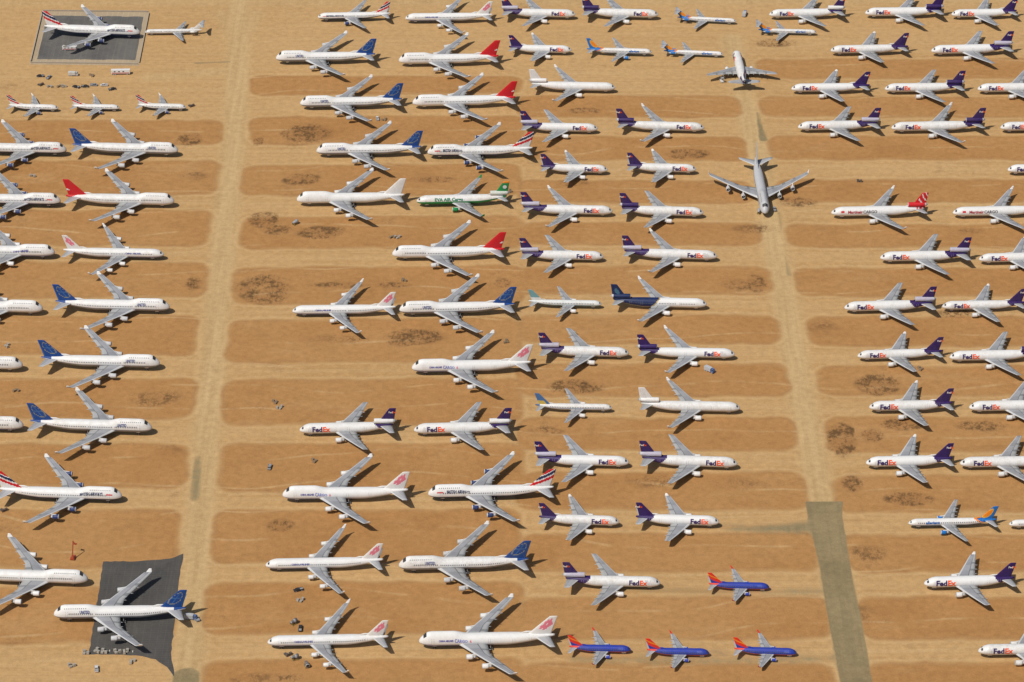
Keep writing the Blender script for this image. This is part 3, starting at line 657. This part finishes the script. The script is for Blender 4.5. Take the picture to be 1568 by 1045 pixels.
# ------------------------------------------------------------------ ground equipment
def link(name, mesh, u, v, rot, sc=1):
    x, y = survey(u, v); o = bpy.data.objects.new(name, mesh); scene.collection.objects.link(o); o.location = (x, y, 0); o.rotation_euler = (0, 0, rot); o.scale = (sc,)*3; return o
def wheel(mb, x, y, r): mb.tube([(-.15, r), (.15, r)], (x, y, r), (0, 1, 0), TIRE, 10, capa=MG, capb=MG)
def mk_truck(col, body):
    mb = MB(); mb.box((2.7, 0, 1.35), (1.8, 2.2, 1.5), col); mb.box((2.55, 0, 2.35), (1.3, 2.0, .6), DK); mb.box((2.5, 0, 2.7), (1.3, 2.05, .1), col)
    mb.box((-.8, 0, 1.85), (4.8, 2.4, 2.2), body); mb.box((0, 0, .7), (7, 1.2, .25), MG)
    for x in (2.6, -1.2, -2.4):
        for y in (-1, 1): wheel(mb, x, y, .5)
    return mb.mesh("service_truck", M_PAINT)
def mk_pick(col):
    mb = MB(); mb.box((0, 0, .8), (5.2, 1.9, .6), col); mb.box((.5, 0, 1.35), (2, 1.7, .55), DK); mb.box((.45, 0, 1.66), (1.7, 1.6, .08), col); mb.box((-1.7, 0, 1.15), (1.6, 1.5, .06), MG)
    for s_ in (-.92, .92): mb.box((-1.7, s_, 1.25), (1.8, .08, .35), col)
    for x in (1.6, -1.6):
        for y in (-.85, .85): wheel(mb, x, y, .4)
    return mb.mesh("pickup_truck", M_PAINT)
def mk_engine(c):
    mb = MB(); mb.tube([(0, .9, LG), (.1, 1.2, AL), (1.4, 1.25, c), (2.2, .9, MG), (3.6, .7, c), (4.3, .45, MG)], (2, 0, 1.9), (-1, 0, 0), LG, 16, capa=DK, capb=DK)
    for x in (1.2, -1.2):
        mb.box((x, 0, .5), (.2, 2.2, .2), (.3, .22, .05))
        for y in (-1, 1): mb.box((x, y, 1.0), (.15, .15, 1.2), (.3, .22, .05)); wheel(mb, x, y, .25)
    for y in (-1, 1): mb.box((0, y, .5), (3.4, .18, .18), (.3, .22, .05))
    return mb.mesh("jet_engine_on_stand", M_PAINT)
def mk_crates(col, seed):
    r_ = random.Random(seed); mb = MB()
    for k in range(3):
        x, y = k % 2*2.0-1.0, k//2*1.8-.9; h = r_.uniform(.6, 1.4); mb.box((x, y, .15), (1.5, 1.3, .15), (.25, .17, .09)); mb.box((x, y, .23+h/2), (1.4, 1.2, h), col, 0)
        mb.box((x, y, .26+h), (1.5, 1.3, .06), tuple(c*.8 for c in col))
    return mb.mesh("cargo_crate_stack", M_PAINT)
def mk_trailer():
    mb = MB(); mb.box((0, 0, 2.3), (13, 2.6, 2.6), (.74, .74, .72)); mb.box((0, 0, 3.63), (13.1, 2.7, .08), (.7, .7, .7)); mb.box((0, -1.32, 1.6), (12, .03, .6), (.5, .06, .04)); mb.box((0, 0, .85), (12.6, 1, .2), MG)
    for x in (-4.8, -3.6, 4.6):
        for y in (-1.1, 1.1): wheel(mb, x, y, .5)
    for x in (-4, -1, 2): mb.box((x, -1.32, 2.7), (1.2, .04, .7), DK)
    return mb.mesh("office_trailer", M_PAINT)
def mk_lift():
    mb = MB(); c = (.42, .07, .03); mb.box((0, 0, .9), (3.4, 2.2, .9), c); mb.box((-.8, 0, 1.6), (1.6, 1.6, .7), c)
    for x in (1.2, -1.2):
        for y in (-1, 1): wheel(mb, x, y, .5)
    mb.tube([(0, .32), (9, .26)], (-.8, 0, 1.9), (.35, 0, 1), c, 6); mb.tube([(0, .2), (5, .17)], (2.1, 0, 10.3), (.6, 0, -.8), c, 6)
    mb.box((5.2, 0, 6.2), (1.4, 1.8, .1), c)
    for y in (-.9, .9): mb.box((5.2, y, 6.8), (1.4, .06, .06), c); mb.box((4.5, y, 6.5), (.06, .06, .6), c); mb.box((5.9, y, 6.5), (.06, .06, .6), c)
    return mb.mesh("boom_lift", M_PAINT)
def mk_stairs():
    mb = MB(); mb.box((0, 0, .7), (5, 2, .3), (.7, .7, .7))
    for k in range(12): mb.box((-2.2+k*.36, 0, 1+k*.28), (.36, 1.5, .08), LG)
    mb.box((2.9, 0, 4.2), (1.6, 1.8, .12), LG)
    for y in (-.85, .85):
        mb.tube([(0, .06), (5.6, .06)], (-2.2, y, 2.0), (.79, 0, .61), WHITE, 5); mb.box((2.9, y, 5.1), (1.6, .06, .06), WHITE)
        for x in (2.2, 3.6): mb.box((x, y, 2.4), (.12, .12, 3.6), WHITE)
    for x in (-1.8, 1.8):
        for y in (-.9, .9): wheel(mb, x, y, .4)
    return mb.mesh("boarding_stairs", M_PAINT)
EQ = dict(truck=[mk_truck((.5, .5, .48), (.60, .60, .58)), mk_truck((.2, .22, .25), (.35, .35, .35)), mk_truck((.08, .15, .35), (.45, .47, .5))],
          pick=[mk_pick((.6, .6, .6)), mk_pick((.03, .03, .035)), mk_pick((.25, .26, .28))], engine=[mk_engine((.12, .12, .13)), mk_engine((.4, .4, .42))],
          crate=[mk_crates((.45, .42, .37), 1), mk_crates((.12, .10, .09), 2), mk_crates((.30, .22, .14), 3)], trailer=[mk_trailer()], lift=[mk_lift()], stairs=[mk_stairs()])
NM = dict(truck='service_truck', pick='pickup_truck', engine='jet_engine_on_stand', crate='cargo_crate_stack', trailer='office_trailer', lift='boom_lift', stairs='boarding_stairs')
r2 = random.Random(11)
def eq(k, u, v, i=None, rot=None, sc=1):
    ms = EQ[k]; link(NM[k], ms[i % len(ms)] if i is not None else r2.choice(ms), u, v, r2.uniform(0, 6.28) if rot is None else rot, sc)
eq('trailer', 185, 114, rot=rad(2)); eq('trailer', 107, 77, rot=rad(3), sc=.8); eq('truck', 112, 116, 0, 0); eq('pick', 62, 118); eq('pick', 75, 120); eq('crate', 140, 117)
for u in range(60, 170, 14): eq(r2.choice(['pick', 'crate', 'crate']), u+r2.uniform(-4, 4), 133+r2.uniform(-3, 3))
for u, v in [(50, 271), (293, 163), (172, 138)]: eq(r2.choice(['crate', 'pick']), u, v)
eq('lift', 112, 856, rot=rad(80))
for u in (132, 150, 160, 180, 193): eq('crate', u, 999+r2.uniform(-2, 2), 0)
for k, u, v, i_ in [('pick', 148, 1026, 0), ('crate', 110, 1020, 0), ('pick', 301, 949, 2), ('truck', 292, 948, 2), ('crate', 203, 1015, 0),
                ('engine', 450, 956, 0), ('pick', 460, 964, 1), ('crate', 441, 1003, 1), ('engine', 452, 1010, 0), ('engine', 470, 1021, 0), ('crate', 460, 920, 0), ('pick', 457, 905, 1),
                ('crate', 420, 617, 2), ('crate', 428, 625, 0), ('pick', 413, 717, 2), ('engine', 452, 344, 1), ('crate', 601, 365, 2), ('crate', 609, 364, 0),
                ('crate', 480, 707, 2), ('crate', 588, 184, 2), ('pick', 578, 183, 0), ('crate', 619, 430, 2), ('engine', 878, 513, 1), ('crate', 774, 524, 2),
                ('truck', 1086, 569, 2), ('truck', 1140, 24, 2), ('crate', 1408, 566, 2), ('crate', 12, 531, 0), ('crate', 25, 600, 2), ('crate', 6, 782, 1), ('crate', 1316, 278, 1),
                ('engine', 1162, 327, 1), ('pick', 1186, 322, 2), ('stairs', 1105, 125, 0), ('crate', 780, 294, 2)]: eq(k, u, v, i_)
mb = MB()
for k in range(7): mb.tube([(0, .32), (.9, .32)], (k*3.0, (k*37 % 5)*.3, 0), (0, 0, 1), (.6, .58, .5), 10, capb=(.5, .48, .4))
link("steel_barrel_row", mb.mesh("steel_barrel_row", M_PAINT), 150, 1000, 0)
print("objects", len(bpy.data.objects))
